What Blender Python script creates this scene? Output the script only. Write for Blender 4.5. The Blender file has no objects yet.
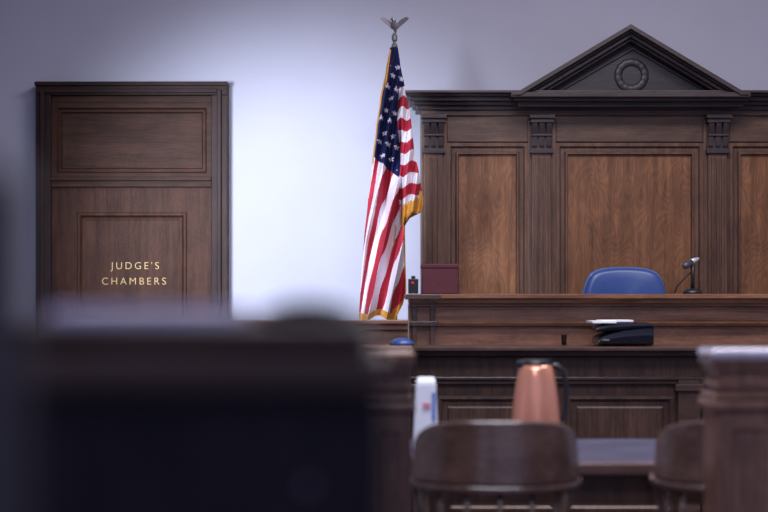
import bpy, bmesh, math, random
from mathutils import Vector, Matrix
random.seed(4)
FOC=78.0; K=36.0/(FOC*768); HZ=300.0; CZ=1.25
def X(px,d): return (px-384)*K*d
def Z(py,d): return CZ+(HZ-py)*K*d
S=bpy.context.scene; COL=S.collection
S.view_settings.view_transform='Standard'
WL={}
# ---------------------------------------------------------------- materials
def newmat(name):
    m=bpy.data.materials.new(name); m.use_nodes=True
    nt=m.node_tree; b=nt.nodes['Principled BSDF']; return m,nt,b
def c4(c): return (c[0],c[1],c[2],1)
def srgb(r,g,b):
    f=lambda v:(v/255/12.92 if v/255<=.04045 else ((v/255+.055)/1.055)**2.4)
    return (f(r),f(g),f(b))
GAIN=1.12
def wood(name,dark,light,axis='Z',rough=.42,dens=1.0,spec=.4,gain=None,fig=0):
    g=GAIN if gain is None else gain
    dark=[min(.9,v*g) for v in dark]; light=[min(.9,v*g) for v in light]
    m,nt,b=newmat(name); N=nt.nodes; L=nt.links
    tc=N.new('ShaderNodeTexCoord'); mp=N.new('ShaderNodeMapping')
    s={'Z':(30,30,1.8),'X':(1.8,30,30),'Y':(30,1.8,30)}[axis]
    mp.inputs['Scale'].default_value=[v*dens for v in s]
    L.new(tc.outputs['Object'],mp.inputs['Vector'])
    n1=N.new('ShaderNodeTexNoise'); n1.inputs['Scale'].default_value=1.0; n1.inputs['Detail'].default_value=6; n1.inputs['Distortion'].default_value=.5
    L.new(mp.outputs[0],n1.inputs['Vector'])
    n2=N.new('ShaderNodeTexNoise'); n2.inputs['Scale'].default_value=6.0; n2.inputs['Detail'].default_value=3
    L.new(mp.outputs[0],n2.inputs['Vector'])
    mp3=N.new('ShaderNodeMapping'); s3={'Z':(4.5,4.5,1.6),'X':(1.6,4.5,4.5),'Y':(4.5,1.6,4.5)}[axis]
    mp3.inputs['Scale'].default_value=s3; L.new(tc.outputs['Object'],mp3.inputs['Vector'])
    n3=N.new('ShaderNodeTexNoise'); n3.inputs['Scale'].default_value=1.2; n3.inputs['Detail'].default_value=1.5
    L.new(mp3.outputs[0],n3.inputs['Vector'])
    mu=N.new('ShaderNodeMath'); mu.operation='MULTIPLY'; mu.inputs[1].default_value=170
    si=N.new('ShaderNodeMath'); si.operation='SINE'; L.new(n3.outputs['Fac'],mu.inputs[0]); L.new(mu.outputs[0],si.inputs[0])
    ma=N.new('ShaderNodeMath'); ma.operation='MULTIPLY_ADD'; ma.inputs[1].default_value=.04+.1*fig
    L.new(si.outputs[0],ma.inputs[0]); L.new(n1.outputs['Fac'],ma.inputs[2])
    r=N.new('ShaderNodeValToRGB'); r.color_ramp.elements[0].position=.24; r.color_ramp.elements[1].position=.76
    r.color_ramp.elements[0].color=c4(dark); r.color_ramp.elements[1].color=c4(light)
    L.new(ma.outputs[0],r.inputs['Fac'])
    r2=N.new('ShaderNodeValToRGB'); r2.color_ramp.elements[0].position=.35; r2.color_ramp.elements[1].position=.6
    r2.color_ramp.elements[0].color=(.68,.65,.66,1); r2.color_ramp.elements[1].color=(1.08,1.05,1.04,1)
    L.new(n2.outputs['Fac'],r2.inputs['Fac'])
    mx=N.new('ShaderNodeMixRGB'); mx.blend_type='MULTIPLY'; mx.inputs['Fac'].default_value=.8
    L.new(r.outputs[0],mx.inputs[1]); L.new(r2.outputs[0],mx.inputs[2])
    n4=N.new('ShaderNodeTexNoise'); n4.inputs['Scale'].default_value=5; n4.inputs['Detail'].default_value=3
    L.new(tc.outputs['Object'],n4.inputs['Vector'])
    r4=N.new('ShaderNodeValToRGB'); r4.color_ramp.elements[0].position=.35; r4.color_ramp.elements[1].position=.65
    r4.color_ramp.elements[0].color=(.8,.77,.76,1); r4.color_ramp.elements[1].color=(1.08,1.06,1.05,1)
    L.new(n4.outputs['Fac'],r4.inputs['Fac'])
    mx2=N.new('ShaderNodeMixRGB'); mx2.blend_type='MULTIPLY'; mx2.inputs['Fac'].default_value=1
    L.new(mx.outputs[0],mx2.inputs[1]); L.new(r4.outputs[0],mx2.inputs[2])
    L.new(mx2.outputs[0],b.inputs['Base Color'])
    bp=N.new('ShaderNodeBump'); bp.inputs['Strength'].default_value=.12; bp.inputs['Distance'].default_value=.004
    L.new(n2.outputs['Fac'],bp.inputs['Height']); L.new(bp.outputs[0],b.inputs['Normal'])
    b.inputs['Roughness'].default_value=rough; b.inputs['Specular IOR Level'].default_value=spec
    return m
def plain(name,col,rough=.5,metal=0,var=.12,scale=30,spec=.5,emit=None,es=2):
    m,nt,b=newmat(name); N=nt.nodes; L=nt.links
    tc=N.new('ShaderNodeTexCoord'); n=N.new('ShaderNodeTexNoise'); n.inputs['Scale'].default_value=scale; n.inputs['Detail'].default_value=4
    L.new(tc.outputs['Object'],n.inputs['Vector'])
    r=N.new('ShaderNodeValToRGB'); r.color_ramp.elements[0].position=.3; r.color_ramp.elements[1].position=.7
    r.color_ramp.elements[0].color=c4([v*(1-var) for v in col]); r.color_ramp.elements[1].color=c4([min(1,v*(1+var)) for v in col])
    L.new(n.outputs['Fac'],r.inputs['Fac']); L.new(r.outputs[0],b.inputs['Base Color'])
    b.inputs['Roughness'].default_value=rough; b.inputs['Metallic'].default_value=metal; b.inputs['Specular IOR Level'].default_value=spec
    if emit:
        b.inputs['Emission Color'].default_value=c4(emit); b.inputs['Emission Strength'].default_value=es
    return m
M_wall=plain('painted_plaster',(.40,.40,.51),.85,var=.02,scale=3,spec=.2)
M_side=plain('side_plaster',(.40,.40,.48),.85,var=.02,scale=3,spec=.2)
M_ceil=plain('ceiling_plaster',(.5,.5,.56),.9,var=.02)
M_floor=plain('carpet',(.05,.05,.09),.95,var=.3,scale=120,spec=.1)
M_frame=wood('dark_oak_frame',srgb(68,48,41),srgb(108,79,65),'Z')
M_frameH=wood('dark_oak_rail',srgb(66,48,41),srgb(102,77,65),'X')
M_panel=wood('light_oak_panel',srgb(100,65,43),srgb(144,100,70),'Z',.4,fig=.4,gain=1.0,dens=1.2)
M_corn=wood('cornice_oak',srgb(44,37,42),srgb(70,58,61),'X')
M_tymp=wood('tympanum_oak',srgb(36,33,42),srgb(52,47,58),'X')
M_door=wood('door_walnut',srgb(60,36,29),srgb(90,59,48),'Z',.6,gain=.74,spec=.15)
M_doorH=wood('door_walnut_rail',srgb(56,35,29),srgb(82,55,46),'X',.6,gain=.74,spec=.15)
M_doorF=wood('door_casing_walnut',srgb(44,31,32),srgb(64,45,45),'Z',.55,gain=.8,spec=.15)
M_doorFH=wood('door_head_walnut',srgb(44,31,32),srgb(64,45,45),'X',.55,gain=.8,spec=.15)
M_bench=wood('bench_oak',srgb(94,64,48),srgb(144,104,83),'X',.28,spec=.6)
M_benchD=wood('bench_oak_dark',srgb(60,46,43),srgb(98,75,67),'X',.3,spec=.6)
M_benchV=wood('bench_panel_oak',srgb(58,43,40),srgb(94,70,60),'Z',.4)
M_table=wood('table_walnut_painted_reflection',srgb(86,88,112),srgb(104,108,136),'X',.18,spec=.8)  # bluish reflection mixed into the walnut's base colour
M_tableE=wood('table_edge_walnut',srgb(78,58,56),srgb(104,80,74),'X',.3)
M_chair=wood('chair_walnut',srgb(78,59,54),srgb(106,82,75),'X',.24,spec=.7)
M_post=wood('bar_oak',srgb(98,69,56),srgb(136,102,86),'Z',.32)
M_postD=wood('bar_oak_dark',srgb(66,48,43),srgb(94,71,63),'Z',.38)
M_cap=wood('bar_cap_oak_painted_sheen',srgb(160,158,174),srgb(190,188,206),'X',.2,spec=1)  # oak with the pale bluish highlight from overhead put into its colour
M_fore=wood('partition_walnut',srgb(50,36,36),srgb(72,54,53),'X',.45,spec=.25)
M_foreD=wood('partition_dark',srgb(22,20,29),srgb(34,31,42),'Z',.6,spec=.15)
M_case=plain('dark_case',srgb(14,13,20),.95,spec=.05)
M_lect=plain('lectern_grey',srgb(40,37,50),.6)
M_gold=plain('gold_leaf',srgb(180,148,98),.5,.1,.05,60)
M_brass=plain('gold_fringe',srgb(190,132,50),.6,0,.45,220)
M_silver=plain('silver_metal',srgb(125,120,128),.3,.6)
M_silverB=plain('bright_silver',srgb(200,200,210),.25,.4)
M_red=plain('flag_red',srgb(158,36,56),.75,var=.08,spec=.2)
M_white=plain('flag_white',srgb(206,198,212),.75,var=.04,spec=.2)
M_blue=plain('flag_blue',srgb(20,25,70),.75,var=.1,spec=.2)
M_pole=plain('pole_varnish',srgb(150,100,55),.35)
M_chblue=plain('blue_leather',srgb(48,74,138),.38,var=.06,scale=60)
M_chrim=plain('blue_rim',srgb(84,104,156),.3)
M_black=plain('black_plastic',srgb(26,25,33),.4)
M_blackL=plain('black_leather',srgb(20,23,36),.25,var=.2)
M_maroon=plain('maroon_cloth',srgb(80,26,42),.6)
M_copper=plain('copper_metal',srgb(232,158,132),.24,.5,.04,8)
M_paper=plain('paper',srgb(236,236,248),.7,var=.03)
M_highlight=plain('painted_highlight',srgb(205,200,226),.7,var=.03)  # pale lilac that paints the reflected highlight on the pew rail
M_bluep=plain('blue_print',srgb(90,125,205),.5)
M_redp=plain('red_print',srgb(222,135,155),.5)
M_led=plain('red_led',(.5,.02,.03),.4,emit=(1,.03,.05),es=.25)
M_mesh=plain('mic_grille',srgb(75,75,90),.35,.4,.3,300)
# ---------------------------------------------------------------- builders
def thing(name,label,cat,loc,group=None):
    e=bpy.data.objects.new(name,None); e.empty_display_size=.1; e.location=loc; COL.objects.link(e)
    e['label']=label; e['category']=cat
    if group: e['group']=group
    WL[e.name]=Vector(loc); return e
def finish(name,bm,mats,parent=None,bevel=0,smooth=False,kind=None,label=None,cat=None,base=False,sub=0,seg=2):
    me=bpy.data.meshes.new(name)
    bmesh.ops.recalc_face_normals(bm,faces=bm.faces)
    co=[v.co for v in bm.verts]
    mn=Vector([min(c[i] for c in co) for i in range(3)]); mxx=Vector([max(c[i] for c in co) for i in range(3)])
    ce=(mn+mxx)/2
    if base: ce.z=mn.z
    for v in bm.verts: v.co-=ce
    bm.to_mesh(me); bm.free()
    if not isinstance(mats,(list,tuple)): mats=[mats]
    for m in mats: me.materials.append(m)
    if smooth: me.polygons.foreach_set('use_smooth',[True]*len(me.polygons))
    o=bpy.data.objects.new(name,me); COL.objects.link(o)
    WL[o.name]=ce.copy()
    if parent: o.parent=parent; o.location=ce-WL[parent.name]
    else: o.location=ce
    if bevel:
        b=o.modifiers.new('Bevel','BEVEL'); b.width=bevel; b.segments=seg; b.limit_method='ANGLE'
    if sub:
        b=o.modifiers.new('Sub','SUBSURF'); b.levels=sub; b.render_levels=sub
    if kind: o['kind']=kind
    if label: o['label']=label
    if cat: o['category']=cat
    return o
def addbox(bm,x0,x1,y0,y1,z0,z1,mi=0):
    vs=[bm.verts.new((x,y,z)) for x in (x0,x1) for y in (y0,y1) for z in (z0,z1)]
    for q in ((0,1,3,2),(4,6,7,5),(0,4,5,1),(2,3,7,6),(0,2,6,4),(1,5,7,3)):
        f=bm.faces.new([vs[i] for i in q]); f.material_index=mi
def boxes(name,bl,mat,parent=None,bevel=.004,**k):
    bm=bmesh.new()
    for b in bl: addbox(bm,*b)
    return finish(name,bm,mat,parent,bevel,**k)
def addprism(bm,pts,y0,y1,mi=0):
    a=[bm.verts.new((x,y0,z)) for x,z in pts]; b=[bm.verts.new((x,y1,z)) for x,z in pts]
    n=len(pts); bm.faces.new(a).material_index=mi; bm.faces.new(b[::-1]).material_index=mi
    for i in range(n): bm.faces.new([a[i],b[i],b[(i+1)%n],a[(i+1)%n]]).material_index=mi
def addprofx(bm,pts,x0,x1):
    a=[bm.verts.new((x0,y,z)) for y,z in pts]; b=[bm.verts.new((x1,y,z)) for y,z in pts]
    n=len(pts); bm.faces.new(a); bm.faces.new(b[::-1])
    for i in range(n): bm.faces.new([a[i],b[i],b[(i+1)%n],a[(i+1)%n]])
def rectmould(name,x0,x1,z0,z1,y,prof,mat,parent=None,fill=False,**k):
    bm=bmesh.new(); loops=[]
    for ins,out in prof:
        loops.append([bm.verts.new(p) for p in ((x0+ins,y-out,z0+ins),(x1-ins,y-out,z0+ins),(x1-ins,y-out,z1-ins),(x0+ins,y-out,z1-ins))])
    for a,b in zip(loops,loops[1:]):
        for i in range(4): bm.faces.new([a[i],a[(i+1)%4],b[(i+1)%4],b[i]])
    if fill: bm.faces.new(loops[-1])
    return finish(name,bm,mat,parent,**k)
def lathe(name,prof,cx,cy,mat,parent=None,n=32,smooth=True,axis=None,**k):
    bm=bmesh.new(); rings=[]
    for r,z in prof:
        rings.append([bm.verts.new((cx+r*math.cos(2*math.pi*i/n),cy+r*math.sin(2*math.pi*i/n),z)) for i in range(n)])
    for a,b in zip(rings,rings[1:]):
        for i in range(n): bm.faces.new([a[i],a[(i+1)%n],b[(i+1)%n],b[i]])
    bm.faces.new(rings[0]); bm.faces.new(rings[-1])
    o=finish(name,bm,mat,parent,smooth=smooth,**k)
    return o
def addtube(bm,path,r,n=10,mi=0):
    path=[Vector(p) for p in path]; rings=[]
    for i,p in enumerate(path):
        t=(path[min(i+1,len(path)-1)]-path[max(i-1,0)]).normalized()
        u=t.orthogonal().normalized() if i==0 else (pu-t*pu.dot(t)).normalized()
        pu=u; v=t.cross(u); rr=r[i] if isinstance(r,(list,tuple)) else r
        rings.append([bm.verts.new(p+u*rr*math.cos(2*math.pi*j/n)+v*rr*math.sin(2*math.pi*j/n)) for j in range(n)])
    for a,b in zip(rings,rings[1:]):
        for j in range(n): bm.faces.new([a[j],a[(j+1)%n],b[(j+1)%n],b[j]]).material_index=mi
    bm.faces.new(rings[0]).material_index=mi; bm.faces.new(rings[-1][::-1]).material_index=mi
def tube(name,path,r,mat,parent=None,n=10,**k):
    bm=bmesh.new(); addtube(bm,path,r,n); return finish(name,bm,mat,parent,smooth=True,**k)
def addball(bm,c,r,sx=1,sy=1,sz=1,mi=0,seg=16):
    g=bmesh.ops.create_uvsphere(bm,u_segments=seg,v_segments=seg//2+2,radius=r)
    for v in g['verts']: v.co=Vector((v.co.x*sx+c[0],v.co.y*sy+c[1],v.co.z*sz+c[2]))
# ---------------------------------------------------------------- room shell
XL,XR,YF,YB,ZC=-3.4,3.9,-1.5,10.0,4.2
boxes('wall_back',[(XL-.1,XR+.1,YB,YB+.1,0,ZC)],M_wall,bevel=0,kind='structure')
boxes('wall_left',[(XL-.1,XL,YF,YB,0,ZC)],M_side,bevel=0,kind='structure')
boxes('wall_right',[(XR,XR+.1,YF,YB,0,ZC)],M_side,bevel=0,kind='structure')
boxes('floor',[(XL-.1,XR+.1,YF,YB+.1,-.1,0)],M_floor,bevel=0,kind='structure')
boxes('ceiling',[(XL-.1,XR+.1,YF,YB+.1,ZC,ZC+.1)],M_ceil,bevel=0,kind='structure')
# ---------------------------------------------------------------- door
d=10.0
dx=lambda p:X(p,d); dz=lambda p:Z(p,d)
door=thing('door_1','',"door",(dx(133),9.9,0)); del door['category']; del door['label']; door['kind']='structure'
door['label']='dark walnut door with panelled transom and gilt lettering'
boxes('door_casing',[(dx(39),dx(54),9.90,10,0,dz(97)),(dx(213),dx(229),9.90,10,0,dz(97)),(dx(44),dx(48),9.88,9.9,0,dz(92)),(dx(219),dx(223),9.88,9.9,0,dz(92))],M_doorF,door)
boxes('door_head',[(dx(39),dx(229),9.90,10,dz(97),dz(84)),(dx(38.5),dx(229.5),9.88,10,dz(88),dz(84)),(dx(48),dx(219),9.885,9.9,dz(95),dz(91))],M_doorFH,door)
boxes('transom_rail',[(dx(54),dx(213),9.91,10,dz(188),dz(179)),(dx(54),dx(213),9.89,9.93,dz(182),dz(178)),(dx(54),dx(213),9.93,10,dz(105),dz(97))],M_doorH,door)
rectmould('transom_panel',dx(54),dx(213),dz(179),dz(104),9.95,[(0,0.02),(.03,.02),(.04,.004),(.055,.006),(.062,-.008),(.08,-.01)],M_doorH,door,fill=True)
leaf=rectmould('door_leaf',dx(54),dx(213),0.005,dz(188),9.94,[(0,0),(.15,0),(.155,.010),(.168,.010),(.18,-.008),(.2,-.012)],M_door,door,fill=True)
def text(body,px0,px1,pyb,name):
    cu=bpy.data.curves.new('t','FONT'); cu.body=body; cu.extrude=.02; cu.space_character=1.4; cu.offset=-.013
    to=bpy.data.objects.new('t',cu); COL.objects.link(to); bpy.context.view_layer.update()
    me=bpy.data.meshes.new_from_object(to.evaluated_get(bpy.context.evaluated_depsgraph_get()))
    bpy.data.objects.remove(to)
    xs=[v.co.x for v in me.vertices]
    w=max(xs)-min(xs); sc=(dx(px1)-dx(px0))/w; cx=(max(xs)+min(xs))/2
    for v in me.vertices:
        c=v.co.copy(); v.co=((c.x-cx)*sc,-c.z*.1,c.y*.061)
    me.name=name; me.materials.append(M_gold)
    o=bpy.data.objects.new(name,me); COL.objects.link(o); o.parent=leaf
    p=Vector((dx((px0+px1)/2),9.95,dz(pyb))); o.location=p-WL[leaf.name]; o['label']='gilt lettering reading '+body
text("JUDGE'S",112,160,269.3,'lettering'); text("CHAMBERS",103.5,167,284.7,'lettering')
hx=dx(198)
bm=bmesh.new(); addball(bm,(hx,9.88,1.0),.03); addtube(bm,[(hx,9.88,1.0),(hx,9.94,1.0)],.012)
finish('door_knob',bm,M_gold,door,smooth=True)
# ---------------------------------------------------------------- judge's wall panelling
d=9.8; px=lambda p:X(p,d); pz=lambda p:Z(p,d)
DAIS=.3
pan=thing('wall_panelling','carved dark oak wall panelling with triangular pediment behind the bench','panelling',(px(631),9.9,0))
XE=841
boxes('backing',[(px(421),px(XE),9.82,10,0,pz(108))],M_frame,pan)
boxes('stile',[(px(421),px(447),9.79,9.82,0,pz(112)),(px(528),px(556),9.79,9.82,0,pz(112)),(px(703),px(729),9.79,9.82,0,pz(112)),(px(815),px(XE),9.79,9.82,0,pz(112))],M_frame,pan)
boxes('frieze_rail',[(px(447),px(528),9.795,9.82,pz(142),pz(112)),(px(556),px(703),9.795,9.82,pz(142),pz(112)),(px(729),px(815),9.795,9.82,pz(142),pz(112)),
  (px(421),px(XE),9.775,9.82,pz(116),pz(110)),(px(421),px(XE),9.785,9.82,pz(113),pz(108))],M_frameH,pan)
prof=[(0,.03),(.02,.03),(.028,.012),(.05,.012),(.056,.03),(.066,.03),(.072,-.0)]
for a,b in ((447,528),(556,703),(729,815)):
    rectmould('panel_moulding',px(a),px(b),.9,pz(143),9.82,prof,M_frame,pan)
    boxes('panel',[(px(a)+.07,px(b)-.07,9.812,9.83,.97,pz(143)-.07)],M_panel,pan,bevel=.002)
    boxes('dado_panel',[(px(a),px(b),9.80,9.82,DAIS+.05,.88)],M_frame,pan)
for c in (433.5,541,716.5,828):
    w=.055
    bl=[(px(c)-w,px(c)+w,9.765,9.79,DAIS,pz(153))]
    for s in (-.03,0,.03): bl.append((px(c)+s-.008,px(c)+s+.008,9.755,9.765,DAIS+.2,pz(158)))
    boxes('pilaster',bl,M_frame,pan,bevel=.003)
    bm=bmesh.new(); x=px(c)
    addbox(bm,x-.075,x+.075,9.70,9.79,pz(120),pz(116)); addbox(bm,x-.068,x+.068,9.715,9.79,pz(124),pz(120))
    for s in (-.042,0,.042):
        addprofx(bm,[(9.79,pz(150)),(9.765,pz(150)),(9.75,pz(146)),(9.745,pz(138)),(9.73,pz(130)),(9.722,pz(124)),(9.79,pz(124))],x+s-.016,x+s+.016)
    addbox(bm,x-.062,x+.062,9.76,9.79,pz(151),pz(124))
    addbox(bm,x-.068,x+.068,9.745,9.79,pz(154),pz(150))
    addbox(bm,x-.06,x+.06,9.735,9.79,pz(137),pz(135))
    finish('corbel',bm,M_corn,pan,bevel=.003)
cl=[]
for (a,t,bt,y) in ((403,90,93,9.60),(405,93,96,9.63),(409,96,101,9.67),(413,101,105,9.71),(416,105,110,9.75)):
    cl.append((X(a,y),X(1262-a,y),y,9.999,Z(bt,y),Z(t,y)))
boxes('cornice',cl,M_corn,pan,bevel=.006,seg=3)
sl=68/119.
def chev(bm,l,t,th,y):
    ax=631; base=95
    L0=l
    pts=[(L0,base),(ax,t),(1262-L0,base)]
    xi=L0+th/sl
    pts+=[(1262-xi,base),(ax,t+th),(xi,base)]
    addprism(bm,[(X(p,y),Z(q,y)) for p,q in pts],y,9.999)
bm=bmesh.new()
chev(bm,512,24,5,9.55); chev(bm,512+5/sl,29,3,9.585); chev(bm,512+8/sl,32,5,9.62); chev(bm,512+13/sl,37,4,9.66)
finish('pediment_raking_cornice',bm,M_corn,pan,bevel=.004)
bm=bmesh.new()
for a,t,bt,y in ((511,92,97,9.56),(514,97,101,9.60),(518,101,107,9.66)): addbox(bm,X(a,y),X(1262-a,y),y,9.7,Z(bt,y),Z(t,y))
finish('pediment_base',bm,M_corn,pan,bevel=.005)
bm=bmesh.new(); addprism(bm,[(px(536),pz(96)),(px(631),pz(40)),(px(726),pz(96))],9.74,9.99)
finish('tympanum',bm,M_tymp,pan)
bm=bmesh.new()
pts=[(556,93),(631,49),(706,93)]; pin=[(562,91.5),(631,51.5),(700,91.5)]
addprism(bm,[(px(a),pz(b)) for a,b in (pts[0],pts[1],pts[2],pin[2],pin[1],pin[0])],9.725,9.745)
finish('tympanum_moulding',bm,M_corn,pan,bevel=.003)
bm=bmesh.new(); cx,cz=px(630),pz(77); n=96; m=10
rings=[]
for i in range(n):
    a=2*math.pi*i/n; tr=.021+.003*abs(math.sin(a*7)); ring=[]
    for j in range(m):
        b=2*math.pi*j/m; rr=.078+tr*math.cos(b); ring.append(bm.verts.new((cx+rr*math.cos(a),9.739-tr*.35*math.sin(b),cz+rr*math.sin(a))))
    rings.append(ring)
for i in range(n):
    for j in range(m): bm.faces.new([rings[i][j],rings[(i+1)%n][j],rings[(i+1)%n][(j+1)%m],rings[i][(j+1)%m]])
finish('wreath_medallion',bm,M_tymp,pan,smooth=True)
# ---------------------------------------------------------------- dais
boxes('floor_dais',[(X(300,9),XR,8.5,9.99,0,DAIS)],M_floor,bevel=.01,kind='structure')
# ---------------------------------------------------------------- judge's bench
XB0,XB1=X(409,8.45),2.75
be=thing('judge_bench',"long oak judge's bench with moulded top and clerk's ledge",'bench',(1.4,8.5,0))
zb=lambda p:Z(p,8.45)
bm=bmesh.new()
P=[(8.86,zb(294)),(8.37,zb(294)),(8.355,zb(295)),(8.355,zb(298)),(8.37,zb(299.5)),(8.395,zb(300)),(8.405,zb(303)),(8.42,zb(304.5)),(8.42,zb(306)),(8.45,zb(307)),(8.45,zb(320)),(8.425,zb(321.5)),(8.415,zb(323)),(8.425,zb(325.5)),(8.45,zb(327)),(8.45,zb(347)),(8.5,zb(347)),(8.5,zb(306)),(8.86,zb(301))]
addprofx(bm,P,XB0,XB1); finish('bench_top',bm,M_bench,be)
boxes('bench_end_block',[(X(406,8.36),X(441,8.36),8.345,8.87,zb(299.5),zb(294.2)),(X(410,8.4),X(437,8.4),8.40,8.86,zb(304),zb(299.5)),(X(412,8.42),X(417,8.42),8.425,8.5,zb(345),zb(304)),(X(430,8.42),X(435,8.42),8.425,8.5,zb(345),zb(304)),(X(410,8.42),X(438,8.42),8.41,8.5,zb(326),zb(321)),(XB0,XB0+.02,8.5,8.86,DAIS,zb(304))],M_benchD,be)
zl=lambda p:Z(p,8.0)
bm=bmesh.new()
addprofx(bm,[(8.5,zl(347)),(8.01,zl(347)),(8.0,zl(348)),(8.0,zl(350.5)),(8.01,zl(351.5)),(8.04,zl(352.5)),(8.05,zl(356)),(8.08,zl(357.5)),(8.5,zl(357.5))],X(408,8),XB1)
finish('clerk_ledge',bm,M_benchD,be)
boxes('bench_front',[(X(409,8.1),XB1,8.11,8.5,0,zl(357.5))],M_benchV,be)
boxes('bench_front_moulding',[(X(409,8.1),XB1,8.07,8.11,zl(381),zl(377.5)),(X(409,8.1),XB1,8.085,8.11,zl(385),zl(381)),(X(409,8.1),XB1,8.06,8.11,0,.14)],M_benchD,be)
for a,b in ((437,556),(566,674),(702,818)):
    rectmould('bench_panel',X(a,8.1),X(b,8.1),.22,zl(397),8.11,[(0,0),(0,.02),(.015,.022),(.03,.006),(.05,.006),(.06,.014),(.09,.014)],M_benchV,be,fill=True)
for c in (424,688): boxes('bench_pilaster',[(X(c-11,8.1),X(c+11,8.1),8.065,8.11,0,zl(381)),(X(c-14,8.1),X(c+14,8.1),8.05,8.11,zl(392),zl(385))],M_benchD,be)
# ---------------------------------------------------------------- clerk partition
pa=thing('low_partition','low dark oak partition with moulded cap next to the bench','partition',(X(300,8.4),8.26,0))
zq=lambda p:Z(p,8.2)
PE=X(408.5,8.2)
boxes('partition_cap',[(X(60,8.2),PE,8.18,8.34,zq(324),zq(320)),(X(60,8.2),PE,8.2,8.33,zq(330),zq(324))],M_bench,pa)
boxes('partition_body',[(X(60,8.2),PE,8.22,8.32,0,zq(330))],M_bench,pa)
boxes('partition_rail',[(X(60,8.2),PE,8.20,8.22,zq(350),zq(345)),(X(60,8.2),PE,8.20,8.22,0,.15)],M_benchD,pa)
pb=thing('side_desk','small oak desk with plain top beside the partition','desk',(X(390,7.8),7.75,0))
boxes('desk_top',[(X(300,7.7),X(412,7.7),7.55,7.97,Z(350,7.6),Z(346,7.6))],M_bench,pb)
boxes('desk_body',[(X(304,7.7),X(410.5,7.7),7.6,7.95,0,Z(350,7.6))],M_benchV,pb)
zt=Z(346,7.6)
bm=bmesh.new(); addball(bm,(X(404,7.75)-.01,7.75,zt+.0),.058,1,1,.6)
for v in bm.verts: v.co.z=max(v.co.z,zt)
finish('blue_pouch',bm,M_chblue,smooth=True,label='small rounded blue pouch lying on the side desk',cat='pouch',base=True)
# ---------------------------------------------------------------- flag
D=9.25; fx=lambda p:X(p,D); fz=lambda p:Z(p,D); q1=K*D
fl=thing('flag_on_pole','gold-fringed American flag draped on a pole with an eagle','flag',(fx(395),D,DAIS))
lathe('base',[(.001,DAIS),(.16,DAIS),(.16,DAIS+.02),(.12,DAIS+.05),(.05,DAIS+.08),(.025,DAIS+.14),(.018,DAIS+.16)],fx(395),D,M_gold,fl)
tube('pole',[(fx(395),D,DAIS+.02),(fx(394.5),D,fz(46))],.014,M_pole,fl,n=16)
def lerp(tab,y):
    if y<=tab[0][0]: return tab[0][1]
    for (a,b),(c,e) in zip(tab,tab[1:]):
        if y<=c:
            t=(y-a)/(c-a); t=t*t*(3-2*t)*.5+t*.5; return b+(e-b)*t
    return tab[-1][1]
Lf=[(48,390),(70,386),(100,380),(130,376),(158,372.5),(180,371),(200,368),(240,364),(280,361),(316,359)]
Rt=[(48,398),(62,400),(90,405),(120,411),(150,414),(175,419),(190,422),(205,423),(212,421),(219,409),(226,405),(260,405.5),(290,406.5),(300,404),(318,396)]
def star(dx_,dy_,r):
    a=math.atan2(dx_,-dy_); rr=math.hypot(dx_,dy_)
    a=(a+math.pi/5)%(2*math.pi/5)-math.pi/5
    return rr < r*(1-.62*min(1,abs(a)/(math.pi/5))**.75)
stars=[]
for r in range(11):
    for c in range(4):
        sx=381+c*8.4+(4.2 if r%2 else 0)-r*.8; sy=62+r*11.5+c*3.2; stars.append((sx,sy))
def col(x,y,L,R):
    if y>60 and x-L<1.6 and y<165: return 3
    if y>190 and y<226 and x>399:
        if R-x<3.6 and y>192: return 3
        cy=203+ (410-x)*.6 + 1.5*math.sin(x*1.1)
        if y>cy and x>400.5: return 3
    if y>226 and R-x<1.6: return 3
    if y>296 and R-x<9-(y-296)*.1 and y>296+(R-x)*1.5: return 3
    if y>311.5: return 3
    edge=397+ (y-50)*.02+1.2*math.sin(y*.09)
    bl=157+ (x-373)*.85
    if y<88: edge=420
    if x<edge and y<bl:
        for sx,sy in stars:
            if sx>L+3 and sx<min(edge,R)-1 and sy<bl-5 and abs(x-sx)<4 and abs(y-sy)<4 and star(x-sx,y-sy,3.0): return 1
        return 2
    if x>=edge and y<205:
        t=(y-90+(x-398)*.25+1.6*math.sin(x*.45+y*.03))/22.0
        return 1 if (t%1)<.5 else 0
    w=404-x; f=1.3*max(w,0)+.055*max(w,0)**2 if w>0 else 1.0*w
    qq=(y-190)-f+5*math.sin(x*.21+y*.02)+2.5*math.sin(x*.5)
    return 0 if ((qq+12)/(52.0+6*math.sin(y*.02)))%1<.48 else 1
def fold(x,y,L,R):
    u=(x-L)/(R-L)
    e=math.sqrt(max(0,1-(2*u-1)**2))
    base=-.03-.07*e
    p=(x-L)*.36+y*.012
    f=.085*(abs(math.sin(p*.95+.5))*1.3-.6)
    f2=.095*(abs(math.sin((x+.22*(y-165))*.17+.9))*1.4-.7)+.016*math.sin(x*.5+y*.05)
    t=min(1,max(0,(y-140)/60)); g=f*(1-t)+f2*t
    step=0
    if y<226:
        s=1/(1+math.exp(-(x-(398+(y-50)*.03))*1.4)); step=-.05*s*(min(1,(y-70)/40) if y>70 else 0)
        step*=min(1,max(0,(226-y)/8))
        g=g*(1-.6*s)+s*.03*math.sin((x-398)*.6+y*.07)
    return base*(.4+.6*min(1,(y-48)/60))+g*min(1,e*1.5)*min(1,(y-40)/50)+step
bm=bmesh.new(); NU,NV=120,420
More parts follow.
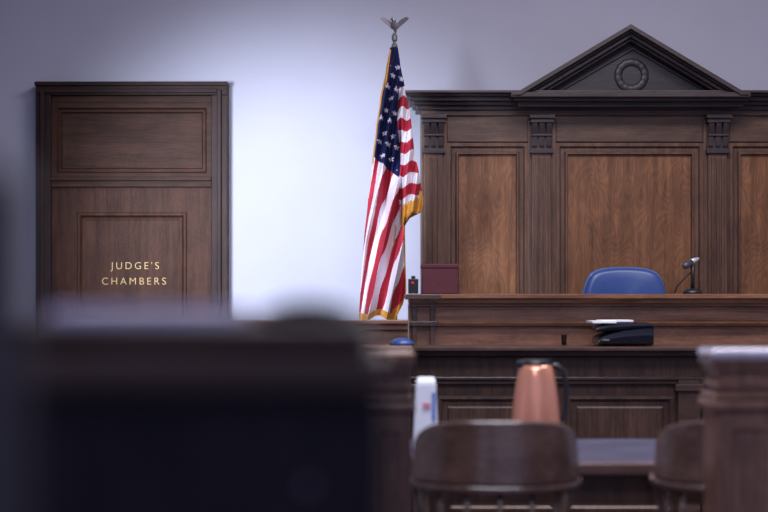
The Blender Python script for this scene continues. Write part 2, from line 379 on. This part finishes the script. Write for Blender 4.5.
for side in (1,-1):
    rows=[]
    nu=NU if side==1 else 30; nv=NV if side==1 else 100
    for j in range(nv+1):
        y=48+(318-48)*j/nv; L=lerp(Lf,y); R=lerp(Rt,y)
        row=[]
        for i in range(nu+1):
            u=i/nu; x=L+(R-L)*u
            yy=y+ (2.6*math.sin(u*9)*(y-250)/66 if y>250 else 0)
            off=fold(x,y,L,R) if side==1 else .05*(.3+math.sin(u*math.pi))
            if i in(0,nu): off=0
            row.append((bm.verts.new((fx(x),D+off,fz(yy))),x,y,L,R))
        rows.append(row)
    for j in range(nv):
        for i in range(nu):
            a,b,c,e=rows[j][i],rows[j][i+1],rows[j+1][i+1],rows[j+1][i]
            f=bm.faces.new([a[0],b[0],c[0],e[0]])
            f.material_index=col((a[1]+c[1])/2,(a[2]+c[2])/2,(a[3]+c[3])/2,(a[4]+c[4])/2); f.smooth=True
o=finish('flag_cloth',bm,[M_red,M_white,M_blue,M_brass],fl,label='stars and stripes cloth with gold fringe')
bm=bmesh.new()
addtube(bm,[(fx(390.5),D-.02,fz(50)),(fx(384),D-.06,fz(100)),(fx(379.5),D-.02,fz(150))],.004,6)
finish('flag_cord',bm,M_brass,fl,smooth=True)
bm=bmesh.new(); fxx=fx(394.5)
addtube(bm,[(fxx,D,fz(49)),(fxx,D,fz(46)),(fxx,D,fz(44)),(fxx,D,fz(42)),(fxx,D,fz(40)),(fxx,D,fz(36)),(fxx,D,fz(33))],[.016,.018,.012,.008,.016,.016,.007],14)
addtube(bm,[(fxx+.006,D,fz(33)),(fxx+.004,D,fz(29)),(fxx,D-.005,fz(26)),(fxx-.004,D-.012,fz(23)),(fxx-.006,D-.018,fz(20.5)),(fxx-.014,D-.022,fz(19.5)),(fxx-.022,D-.022,fz(20.8))],[.005,.013,.017,.014,.011,.009,.002],12)
for s in (-1,1):
    w=[(0,26),(4*s,22.5),(8*s,19.5),(13*s,17.5),(17*s,18.5),(15.5*s,20.5),(13.5*s,22.2),(11.5*s,23.5),(9.5*s,24.5),(8*s,26),(6*s,27),(4*s,29),(0,30)]
    n=len(w)
    a=[bm.verts.new((fxx+p*q1*.85,D+.002-abs(p)*.0015,fz(z))) for p,z in w]; b=[bm.verts.new((fxx+p*q1*.85,D+.010-abs(p)*.0015,fz(z))) for p,z in w]
    bm.faces.new(a); bm.faces.new(b[::-1])
    for i in range(n): bm.faces.new([a[i],b[i],b[(i+1)%n],a[(i+1)%n]])
finish('eagle_finial',bm,M_silver,fl,bevel=.001,label='silver eagle finial with raised wings')
# ---------------------------------------------------------------- items on the bench
ztop=zb(294)
y0=8.55
mb=thing('document_box','maroon cloth-covered document box standing on the bench','box',(X(440,y0),8.62,ztop))
boxes('box_body',[(X(422,y0),X(458,y0),y0,y0+.14,ztop+.002,Z(268,y0))],M_maroon,mb,bevel=.004)
boxes('box_lid',[(X(421,y0),X(459,y0),y0-.004,y0+.145,Z(268,y0),Z(264,y0))],M_maroon,mb,bevel=.003)
tg=thing('desk_timer','small black desk device with a dim red indicator','device',(X(414,y0),8.5,ztop))
boxes('device_body',[(X(408,y0),X(418,y0),8.45,8.51,ztop+.002,Z(279,y0)),(X(411,y0),X(415,y0),8.46,8.50,Z(279,y0),Z(276,y0))],M_black,tg,bevel=.004)
boxes('indicator_light',[(X(411,y0),X(413.5,y0),8.445,8.452,Z(284,y0),Z(282,y0))],M_led,tg,bevel=.001)
ym=8.6; mi=thing('desk_microphone','black gooseneck desk microphone with grey grille on the bench','microphone',(X(692,ym),ym,ztop))
mx_=X(692.5,ym)
lathe('microphone_base',[(.001,ztop+.001),(.05,ztop+.001),(.05,ztop+.012),(.035,ztop+.022),(.012,ztop+.03),(.001,ztop+.03)],mx_,ym,M_black,mi)
tube('stand',[(mx_,ym,ztop+.02),(mx_+.001,ym,Z(276,ym)),(mx_,ym,Z(265,ym))],[.012,.010,.013],M_black,mi)
tube('gooseneck',[(X(675,ym),ym+.01,ztop+.004),(X(677,ym),ym+.01,Z(287,ym)),(X(682,ym),ym,Z(281,ym)),(X(687,ym),ym,Z(276,ym)),(X(691,ym),ym,Z(272,ym))],.004,M_black,mi)
tube('microphone_head',[(X(682,ym),ym-.05,Z(267,ym)),(X(683,ym),ym-.045,Z(266.5,ym)),(X(686,ym),ym-.03,Z(265,ym)),(X(691,ym),ym-.01,Z(262,ym))],[.006,.016,.018,.015],M_mesh,mi,n=16)
tube('microphone_collar',[(X(689,ym),ym-.014,Z(263,ym)),(X(694,ym),ym,Z(260.5,ym)),(X(699,ym),ym+.004,Z(258.5,ym))],[.016,.014,.007],M_silverB,mi)
# judge chair
yc=9.15; cx=X(627,yc); jc=thing('office_chair','blue leather swivel chair behind the bench','chair',(cx,yc,DAIS))
def slab(name,outline,ybase,th,mat,parent,bow=.05,puff=.02,wref=.23,**k):
    bm=bmesh.new(); n=len(outline); cxo=sum(p[0] for p in outline)/n; czo=sum(p[1] for p in outline)/n
    def ring(s,yoff): return [bm.verts.new((cxo+(x-cxo)*s,ybase+yoff-bow*((x-cxo)*s/wref)**2,czo+(z-czo)*s)) for x,z in outline]
    rs=[ring(.01,-puff-th/2),ring(.6,-puff*.8-th/2),ring(.85,-puff*.4-th/2),ring(.97,-th/2),ring(1,0),ring(.97,th/2),ring(.6,th/2),ring(.01,th/2)]
    for a,b in zip(rs,rs[1:]):
        for i in range(n): bm.faces.new([a[i],a[(i+1)%n],b[(i+1)%n],b[i]])
    return finish(name,bm,mat,parent,smooth=True,**k)
def trap(xc,zt_,s=1.0,g=0):
    half=[(0,0),(.05,-.0012),(.09,-.0045),(.125,-.010),(.155,-.019),(.18,-.033),(.2,-.055),(.215,-.088),(.229,-.135),(.237,-.19),(.24,-.30),(.235,-.38),(.2,-.41),(.1,-.42),(0,-.42)]
    pts=[(xc+(x+ (g if x>0 else 0))*s,zt_+z*s+g) for x,z in half]+[(xc-(x+(g if x>0 else 0))*s,zt_+z*s+g) for x,z in half[-2:0:-1]]
    return pts
zt_=Z(267.5,yc)
slab('backrest',trap(cx,zt_,.98),yc+.12,.06,M_chblue,jc,bow=.04,puff=.02)
slab('back_shell',trap(cx,zt_,.98,.007),yc+.15,.04,M_chrim,jc,bow=.04,puff=0)
boxes('seat',[(cx-.25,cx+.25,yc-.28,yc+.18,DAIS+.42,DAIS+.52)],M_chblue,jc,bevel=.035,seg=4)
tube('column',[(cx,yc-.05,DAIS+.09),(cx,yc-.05,DAIS+.42)],.03,M_black,jc)
for s in (-1,1):
    tube('armrest',[(cx+s*.22,yc-.02,DAIS+.45),(cx+s*.29,yc-.02,DAIS+.5),(cx+s*.29,yc-.02,DAIS+.64),(cx+s*.29,yc-.2,DAIS+.66),(cx+s*.28,yc+.1,DAIS+.66)],.018,M_black,jc)
for i in range(5):
    a=2*math.pi*i/5+.3; tx,ty=cx+.29*math.cos(a),yc-.05+.29*math.sin(a)
    bm=bmesh.new(); addtube(bm,[(cx,yc-.05,DAIS+.11),(tx,ty,DAIS+.07)],[.025,.014]); addball(bm,(tx,ty,DAIS+.03),.03,seg=12)
    finish('caster_leg',bm,M_black,jc,smooth=True)
tube('back_support',[(cx,yc+.05,DAIS+.42),(cx,yc+.22,DAIS+.45),(cx,yc+.22,DAIS+.78)],.022,M_black,jc)
# portfolio on ledge
zle=zl(347)+.003
bn=thing('leather_portfolio','slumped glossy black leather portfolio with white papers on the ledge','portfolio',(X(625,8.2),8.2,zle))
H=K*8.15; zz=lambda p:zle+(347-p)*H
def lump(name,outline,y0,y1,mat,parent,rz=.45):
    bm=bmesh.new(); rows=[]; m=16
    for p,t,b in outline:
        zt2,zb2=zz(t),zz(b); mz=(zt2+zb2)/2; hh=(zt2-zb2)/2; row=[]
        for j in range(m):
            a=2*math.pi*j/m; ca,sa=math.cos(a),math.sin(a)
            row.append(bm.verts.new((X(p,8.15),(y0+y1)/2+(y1-y0)/2*abs(ca)**.3*(1 if ca>0 else -1),mz+hh*abs(sa)**rz*(1 if sa>0 else -1))))
        rows.append(row)
    for a,b in zip(rows,rows[1:]):
        for j in range(m): bm.faces.new([a[j],a[(j+1)%m],b[(j+1)%m],b[j]])
    bm.faces.new(rows[0]); bm.faces.new(rows[-1])
    return finish(name,bm,mat,parent,smooth=False)
lump('portfolio_body',[(597,340,346.5),(598,338,347),(604,335,347),(612,332,347),(622,329,347),(634,327,347),(644,326,347),(650,326,347),(651.5,327,347)],8.08,8.35,M_blackL,bn)
lump('portfolio_flap',[(594,330,332),(597,327,333.5),(606,325,333),(618,324,332),(632,323.8,330.5),(645,323.8,329.5),(651,325,329.5),(652.5,326.5,329)],8.07,8.3,M_blackL,bn)
boxes('paper_sheet',[(X(590,8.15),X(614,8.15),8.06,8.3,zz(324.5),zz(322.3)),(X(600,8.15),X(632,8.15),8.1,8.3,zz(323.3),zz(321.5))],M_paper,bn,bevel=.001)
boxes('metal_clip',[(X(600,8.15),X(607,8.15),8.055,8.085,zz(342),zz(340.5))],M_silver,bn,bevel=.001)
lathe('ink_cup',[(.012,zle),(.014,zle+.05),(.016,zle+.052),(.012,zle+.052),(.01,zle+.01)],X(564,8.25),8.25,M_black,label='tiny black cup on the clerk ledge',cat='cup',base=True)
# ---------------------------------------------------------------- counsel table
TX0,TX1,TZ=.088,2.6,.75
ta=thing('counsel_table','long polished walnut table in front of the bench','table',(1.3,5.55,0))
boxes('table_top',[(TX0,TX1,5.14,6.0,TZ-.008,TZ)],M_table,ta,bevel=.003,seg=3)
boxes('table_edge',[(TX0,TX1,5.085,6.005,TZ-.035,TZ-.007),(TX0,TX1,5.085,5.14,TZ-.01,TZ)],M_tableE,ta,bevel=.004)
boxes('apron',[(TX0+.06,TX1-.06,5.15,5.18,TZ-.13,TZ-.035),(TX0+.06,TX1-.06,5.9,5.93,TZ-.13,TZ-.035),(TX0+.06,TX0+.09,5.18,5.9,TZ-.13,TZ-.035),(TX1-.09,TX1-.06,5.18,5.9,TZ-.13,TZ-.035)],M_benchV,ta)
for x in (TX0+.05,TX1-.12):
    for y in (5.13,5.87): boxes('leg',[(x,x+.07,y,y+.07,0,TZ-.036)],M_benchV,ta,bevel=.006)
yp=5.7; cxp=X(536,yp)
pi=thing('carafe','peach-copper insulated carafe with black lid and handle','carafe',(cxp,yp,TZ))
h=lambda p:Z(p,yp)
lathe('carafe_body',[(.001,TZ+.001),(.078,TZ+.001),(.084,TZ+.01),(.084,h(430)),(.083,h(418)),(.080,h(406)),(.076,h(395)),(.071,h(385)),(.065,h(376)),(.059,h(369.5)),(.051,h(365))],cxp,yp,M_copper,pi,n=40)
bm=bmesh.new()
rr=[(.050,h(367)),(.050,h(363)),(.045,h(360.5)),(.03,h(359.5)),(.001,h(359))]
rings=[[bm.verts.new((cxp+r*math.cos(6.28318*i/32)-(.018 if abs(i-16)<3 and r>.04 else 0),yp+r*math.sin(6.28318*i/32),z)) for i in range(32)] for r,z in rr]
for a,b in zip(rings,rings[1:]):
    for i in range(32): bm.faces.new([a[i],a[(i+1)%32],b[(i+1)%32],b[i]])
bm.faces.new(rings[0]); addbox(bm,cxp+.02,cxp+.055,yp-.012,yp+.012,h(362),h(359))
finish('lid',bm,M_black,pi)
tube('handle',[(cxp+.045,yp,h(366)),(cxp+.07,yp,h(366)),(cxp+.094,yp,h(371)),(cxp+.103,yp,h(385)),(cxp+.103,yp,h(405)),(cxp+.098,yp,h(416)),(cxp+.08,yp,h(421))],[.010,.010,.010,.009,.009,.010,.010],M_black,pi)
yk=5.55; kx=.093+.046; kt=Z(377,yk)
ca=thing('paper_carton','white paper carton with blue and red print on the table','carton',(kx,yk,TZ))
def frustum(bm,x,y,z0,z1,w0,w1,d0,d1):
    vs=[bm.verts.new((x+a*w/2,y+b*dd/2,z)) for z,w,dd in ((z0,w0,d0),(z1,w1,d1)) for a,b in ((-1,-1),(1,-1),(1,1),(-1,1))]
    for q in ((0,1,2,3),(4,5,6,7),(0,1,5,4),(1,2,6,5),(2,3,7,6),(3,0,4,7)): bm.faces.new([vs[i] for i in q])
bm=bmesh.new(); frustum(bm,kx,yk,TZ+.001,kt-.02,.086,.066,.07,.06); frustum(bm,kx+.001,yk,kt-.02,kt,.066,.056,.06,.02)
finish('carton_body',bm,M_paper,ca,bevel=.006)
boxes('printed_label',[(kx+.020,kx+.031,yk-.037,yk-.033,TZ+.10,kt-.05)],M_bluep,ca,bevel=0)
boxes('printed_label',[(kx-.010,kx+.014,yk-.0375,yk-.0335,kt-.100,kt-.085)],M_redp,ca,bevel=0)
# ---------------------------------------------------------------- captain chairs
yh=4.6; ccy=yh+.24; R=.243; hcx=X(495,ccy)
ch=thing('captain_chair','dark wooden captain chair with curved solid backrest at the table','chair',(hcx,ccy,0),'captain chairs at the counsel table')
parts=[]
def arc(bm,r,z0,z1,th,a0,a1,cx,cy,drop=0,n=48,flare=0,pw=3,sy=1,rise=0):
    rows=[]
    for i in range(n+1):
        t=i/n; a=math.radians(a0+(a1-a0)*t); e=abs(2*t-1)
        ht=z1-drop*e**pw; fl_=flare; hb=z0+rise*(1-e**2)
        rows.append([bm.verts.new((cx+(rr+f_)*math.cos(a),cy+(rr+f_)*math.sin(a)*sy,z)) for rr,z,f_ in ((r,hb,0),(r,ht,-fl_),(r-th,ht,-fl_),(r-th,hb,0))])
    for a,b in zip(rows,rows[1:]):
        for i in range(4): bm.faces.new([a[i],b[i],b[(i+1)%4],a[(i+1)%4]])
    bm.faces.new(rows[0]); bm.faces.new(rows[-1])
ztc=Z(421.5,yh); zar=Z(487,yh)
bm=bmesh.new(); arc(bm,R+.003,zar,ztc,.03,184,356,hcx,ccy,drop=.075,flare=.009,pw=3.2)
parts.append(finish('backrest',bm,M_chair,ch,bevel=.008,seg=3))
bm=bmesh.new(); arc(bm,R+.005,zar-.022,zar,.042,180,360,hcx,ccy)
for s_ in (-1,1): addbox(bm,hcx+s_*(R-.014)-.025,hcx+s_*(R-.014)+.025,ccy-.01,ccy+.13,zar-.022,zar)
parts.append(finish('armrest_rail',bm,M_chair,ch,bevel=.008,seg=3))
parts.append(lathe('seat',[(.001,.42),(.19,.42),(.215,.435),(.22,.455),(.2,.465),(.1,.455),(.001,.452)],hcx,ccy,M_chair,ch))
for i in range(7):
    a=math.radians(195+150*i/6)
    parts.append(tube('spindle',[(hcx+.19*math.cos(a),ccy+.19*math.sin(a),.45),(hcx+.22*math.cos(a),ccy+.22*math.sin(a),zar-.02)],[.011,.009],M_chair,ch))
for s_ in (-1,1):
    parts.append(tube('arm_post',[(hcx+s_*.185,ccy+.07,.45),(hcx+s_*(R-.012),ccy+.10,zar-.02)],[.015,.012],M_chair,ch))
    for e in (-1,1): parts.append(tube('leg',[(hcx+s_*.14,ccy+e*.12,.425),(hcx+s_*.18,ccy+e*.16,.22),(hcx+s_*.21,ccy+e*.18,0.001)],[.018,.021,.013],M_chair,ch))
c2=ch.copy(); COL.objects.link(c2); c2.location.x=X(738,ccy); c2.rotation_euler.z=math.radians(-8)
for p in parts:
    q=p.copy(); COL.objects.link(q); q.parent=c2
# ---------------------------------------------------------------- bar railing with posts
yb=4.2
def post(xc,w,top,name_thing,mat,mcap):
    zs=lambda p:Z(p,yb)
    def st(ww,a,b): return (xc-ww/2,xc+ww/2,yb-ww/2+w/2,yb+ww/2+w/2,zs(b),zs(a))
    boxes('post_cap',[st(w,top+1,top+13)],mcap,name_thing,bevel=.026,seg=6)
    boxes('post_cap_moulding',[st(w*.97,top+12,top+18),st(w*.88,top+18,top+25)],mat,name_thing,bevel=.010,seg=4)
    boxes('post_neck',[st(w*.76,top+24,top+50),st(w*.85,top+35,top+42),st(w*.92,top+46,top+53)],mat,name_thing,bevel=.010,seg=4)
    boxes('post_shaft',[(xc-w*.42,xc+w*.42,yb+w*.08,yb+w*.92,0,zs(top+50)),(xc-w*.49,xc+w*.49,yb+w*.01,yb+w*.99,zs(top+64),zs(top+53)),(xc-w*.48,xc+w*.48,yb,yb+w,0,.18)],mat,name_thing,bevel=.010,seg=4)
    rectmould('post_panel',xc-w*.3,xc+w*.3,.25,zs(top+78),yb+w*.08,[(0,0),(0,.006),(.012,.006),(.018,.001),(.03,.001)],mat,name_thing,fill=True)
w=.2; xr=X(711,yb)+w/2
b1=thing('bar_railing','oak bar railing with moulded square end post','railing',(xr,yb,0),'oak bar railings')
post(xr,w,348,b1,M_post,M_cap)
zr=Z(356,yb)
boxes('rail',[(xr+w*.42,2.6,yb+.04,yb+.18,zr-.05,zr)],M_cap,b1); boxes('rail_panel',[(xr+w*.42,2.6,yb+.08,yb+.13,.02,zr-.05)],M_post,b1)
w=.13; xl=X(416,yb)-w/2
b2=thing('bar_railing','oak bar railing ending in a slim square post','railing',(xl,yb,0),'oak bar railings')
post(xl,w,350,b2,M_postD,M_post)
boxes('rail',[(-2.4,xl-w*.42,yb+.02,yb+.12,zr-.05,zr)],M_post,b2); boxes('rail_panel',[(-2.4,xl-w*.42,yb+.04,yb+.1,.02,zr-.05)],M_post,b2)
# ---------------------------------------------------------------- pew near camera
yf=1.3; gz=lambda p:Z(p,yf); gx=lambda p:X(p,yf)
fp=thing('pew','dark walnut pew back with a thick moulded top rail','pew',(-.25,1.4,0))
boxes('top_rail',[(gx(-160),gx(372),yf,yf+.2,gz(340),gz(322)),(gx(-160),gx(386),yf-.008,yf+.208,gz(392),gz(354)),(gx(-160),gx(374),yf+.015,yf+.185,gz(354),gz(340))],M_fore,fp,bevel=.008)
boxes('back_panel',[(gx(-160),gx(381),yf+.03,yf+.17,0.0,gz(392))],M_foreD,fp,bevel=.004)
boxes('seat',[(gx(-160),gx(376),yf+.17,yf+.45,.40,.44)],M_fore,fp)
bm=bmesh.new(); addball(bm,(gx(308),yf+.015,gz(488)),.005); addtube(bm,[(gx(308),yf+.015,gz(488)),(gx(308),yf+.032,gz(488))],.004)
finish('metal_knob',bm,M_silver,fp,smooth=True)
boxes('rail_highlight',[(gx(42),gx(232),yf+.02,yf+.19,gz(322)+.0005,gz(309))],M_highlight,bevel=.001,label='pale slab painting the bright reflection on the pew rail',cat='paper',base=True)  # slab added to paint the glossy rail top's bright reflection
bm=bmesh.new(); addball(bm,((gx(252)+gx(358))/2,yf+.05,gz(322)),.041,1,1.0,.42,seg=32)
for v in bm.verts: v.co.z=max(v.co.z,gz(322)+.0005)
finish('eyeglass_case',bm,M_case,smooth=True,label='rounded dark case lying on the pew rail',cat='case',base=True)
yn=.75
pe=thing('lectern_post','tall dark grey post close to the pew','post',(X(-60,yn),yn,0))
boxes('post_shaft',[(X(-140,yn),X(2,yn),yn,yn+.06,0,Z(155,yn))],M_lect,pe,bevel=.01)
boxes('post_foot',[(X(-170,yn),X(36,yn),yn-.03,yn+.09,0,.05)],M_foreD,pe,bevel=.01)
# ---------------------------------------------------------------- lights
def area(name,loc,sx,sy,e,col,rot=(0,0,0)):
    l=bpy.data.lights.new(name,'AREA'); l.shape='RECTANGLE'; l.size=sx; l.size_y=sy; l.energy=e; l.color=col
    o=bpy.data.objects.new(name,l); o.location=loc; o.rotation_euler=rot; COL.objects.link(o); return o
area('overhead_light',(1.2,7.0,4.1),2.6,1.0,140,(1,.94,.93))
area('overhead_light',(.3,4.4,4.1),2.2,1.2,125,(.85,.88,1))
area('overhead_light',(-.3,1.6,4.1),1.6,1.0,60,(.85,.86,1))  # unseen fill light added to brighten the tops of the pew and its items
def spot(name,loc,tgt,e,ang,blend,col,size=.15):
    l=bpy.data.lights.new(name,'SPOT'); l.energy=e; l.spot_size=math.radians(ang); l.spot_blend=blend; l.color=col; l.shadow_soft_size=size
    o=bpy.data.objects.new(name,l); o.location=loc; COL.objects.link(o)
    o.rotation_euler=(Vector(tgt)-Vector(loc)).to_track_quat('-Z','Y').to_euler()
spot('wall_spot',(-1.6,6.8,2.1),(X(285,10),10,Z(245,10)),960,52,.9,(.82,.9,1),.35)
W=bpy.data.worlds.new('World'); S.world=W; W.use_nodes=True
W.node_tree.nodes['Background'].inputs[0].default_value=(.60,.63,1,1); W.node_tree.nodes['Background'].inputs[1].default_value=.68
# ---------------------------------------------------------------- camera
cam=bpy.data.cameras.new('Camera'); cam.lens=FOC; cam.sensor_width=36; cam.shift_y=(HZ-256)/768
cam.dof.use_dof=True; cam.dof.focus_distance=9.5; cam.dof.aperture_fstop=2.1; cam.clip_start=.05
co=bpy.data.objects.new('Camera',cam); co.location=(0,0,CZ); co.rotation_euler=(math.radians(90),0,0); COL.objects.link(co); S.camera=co
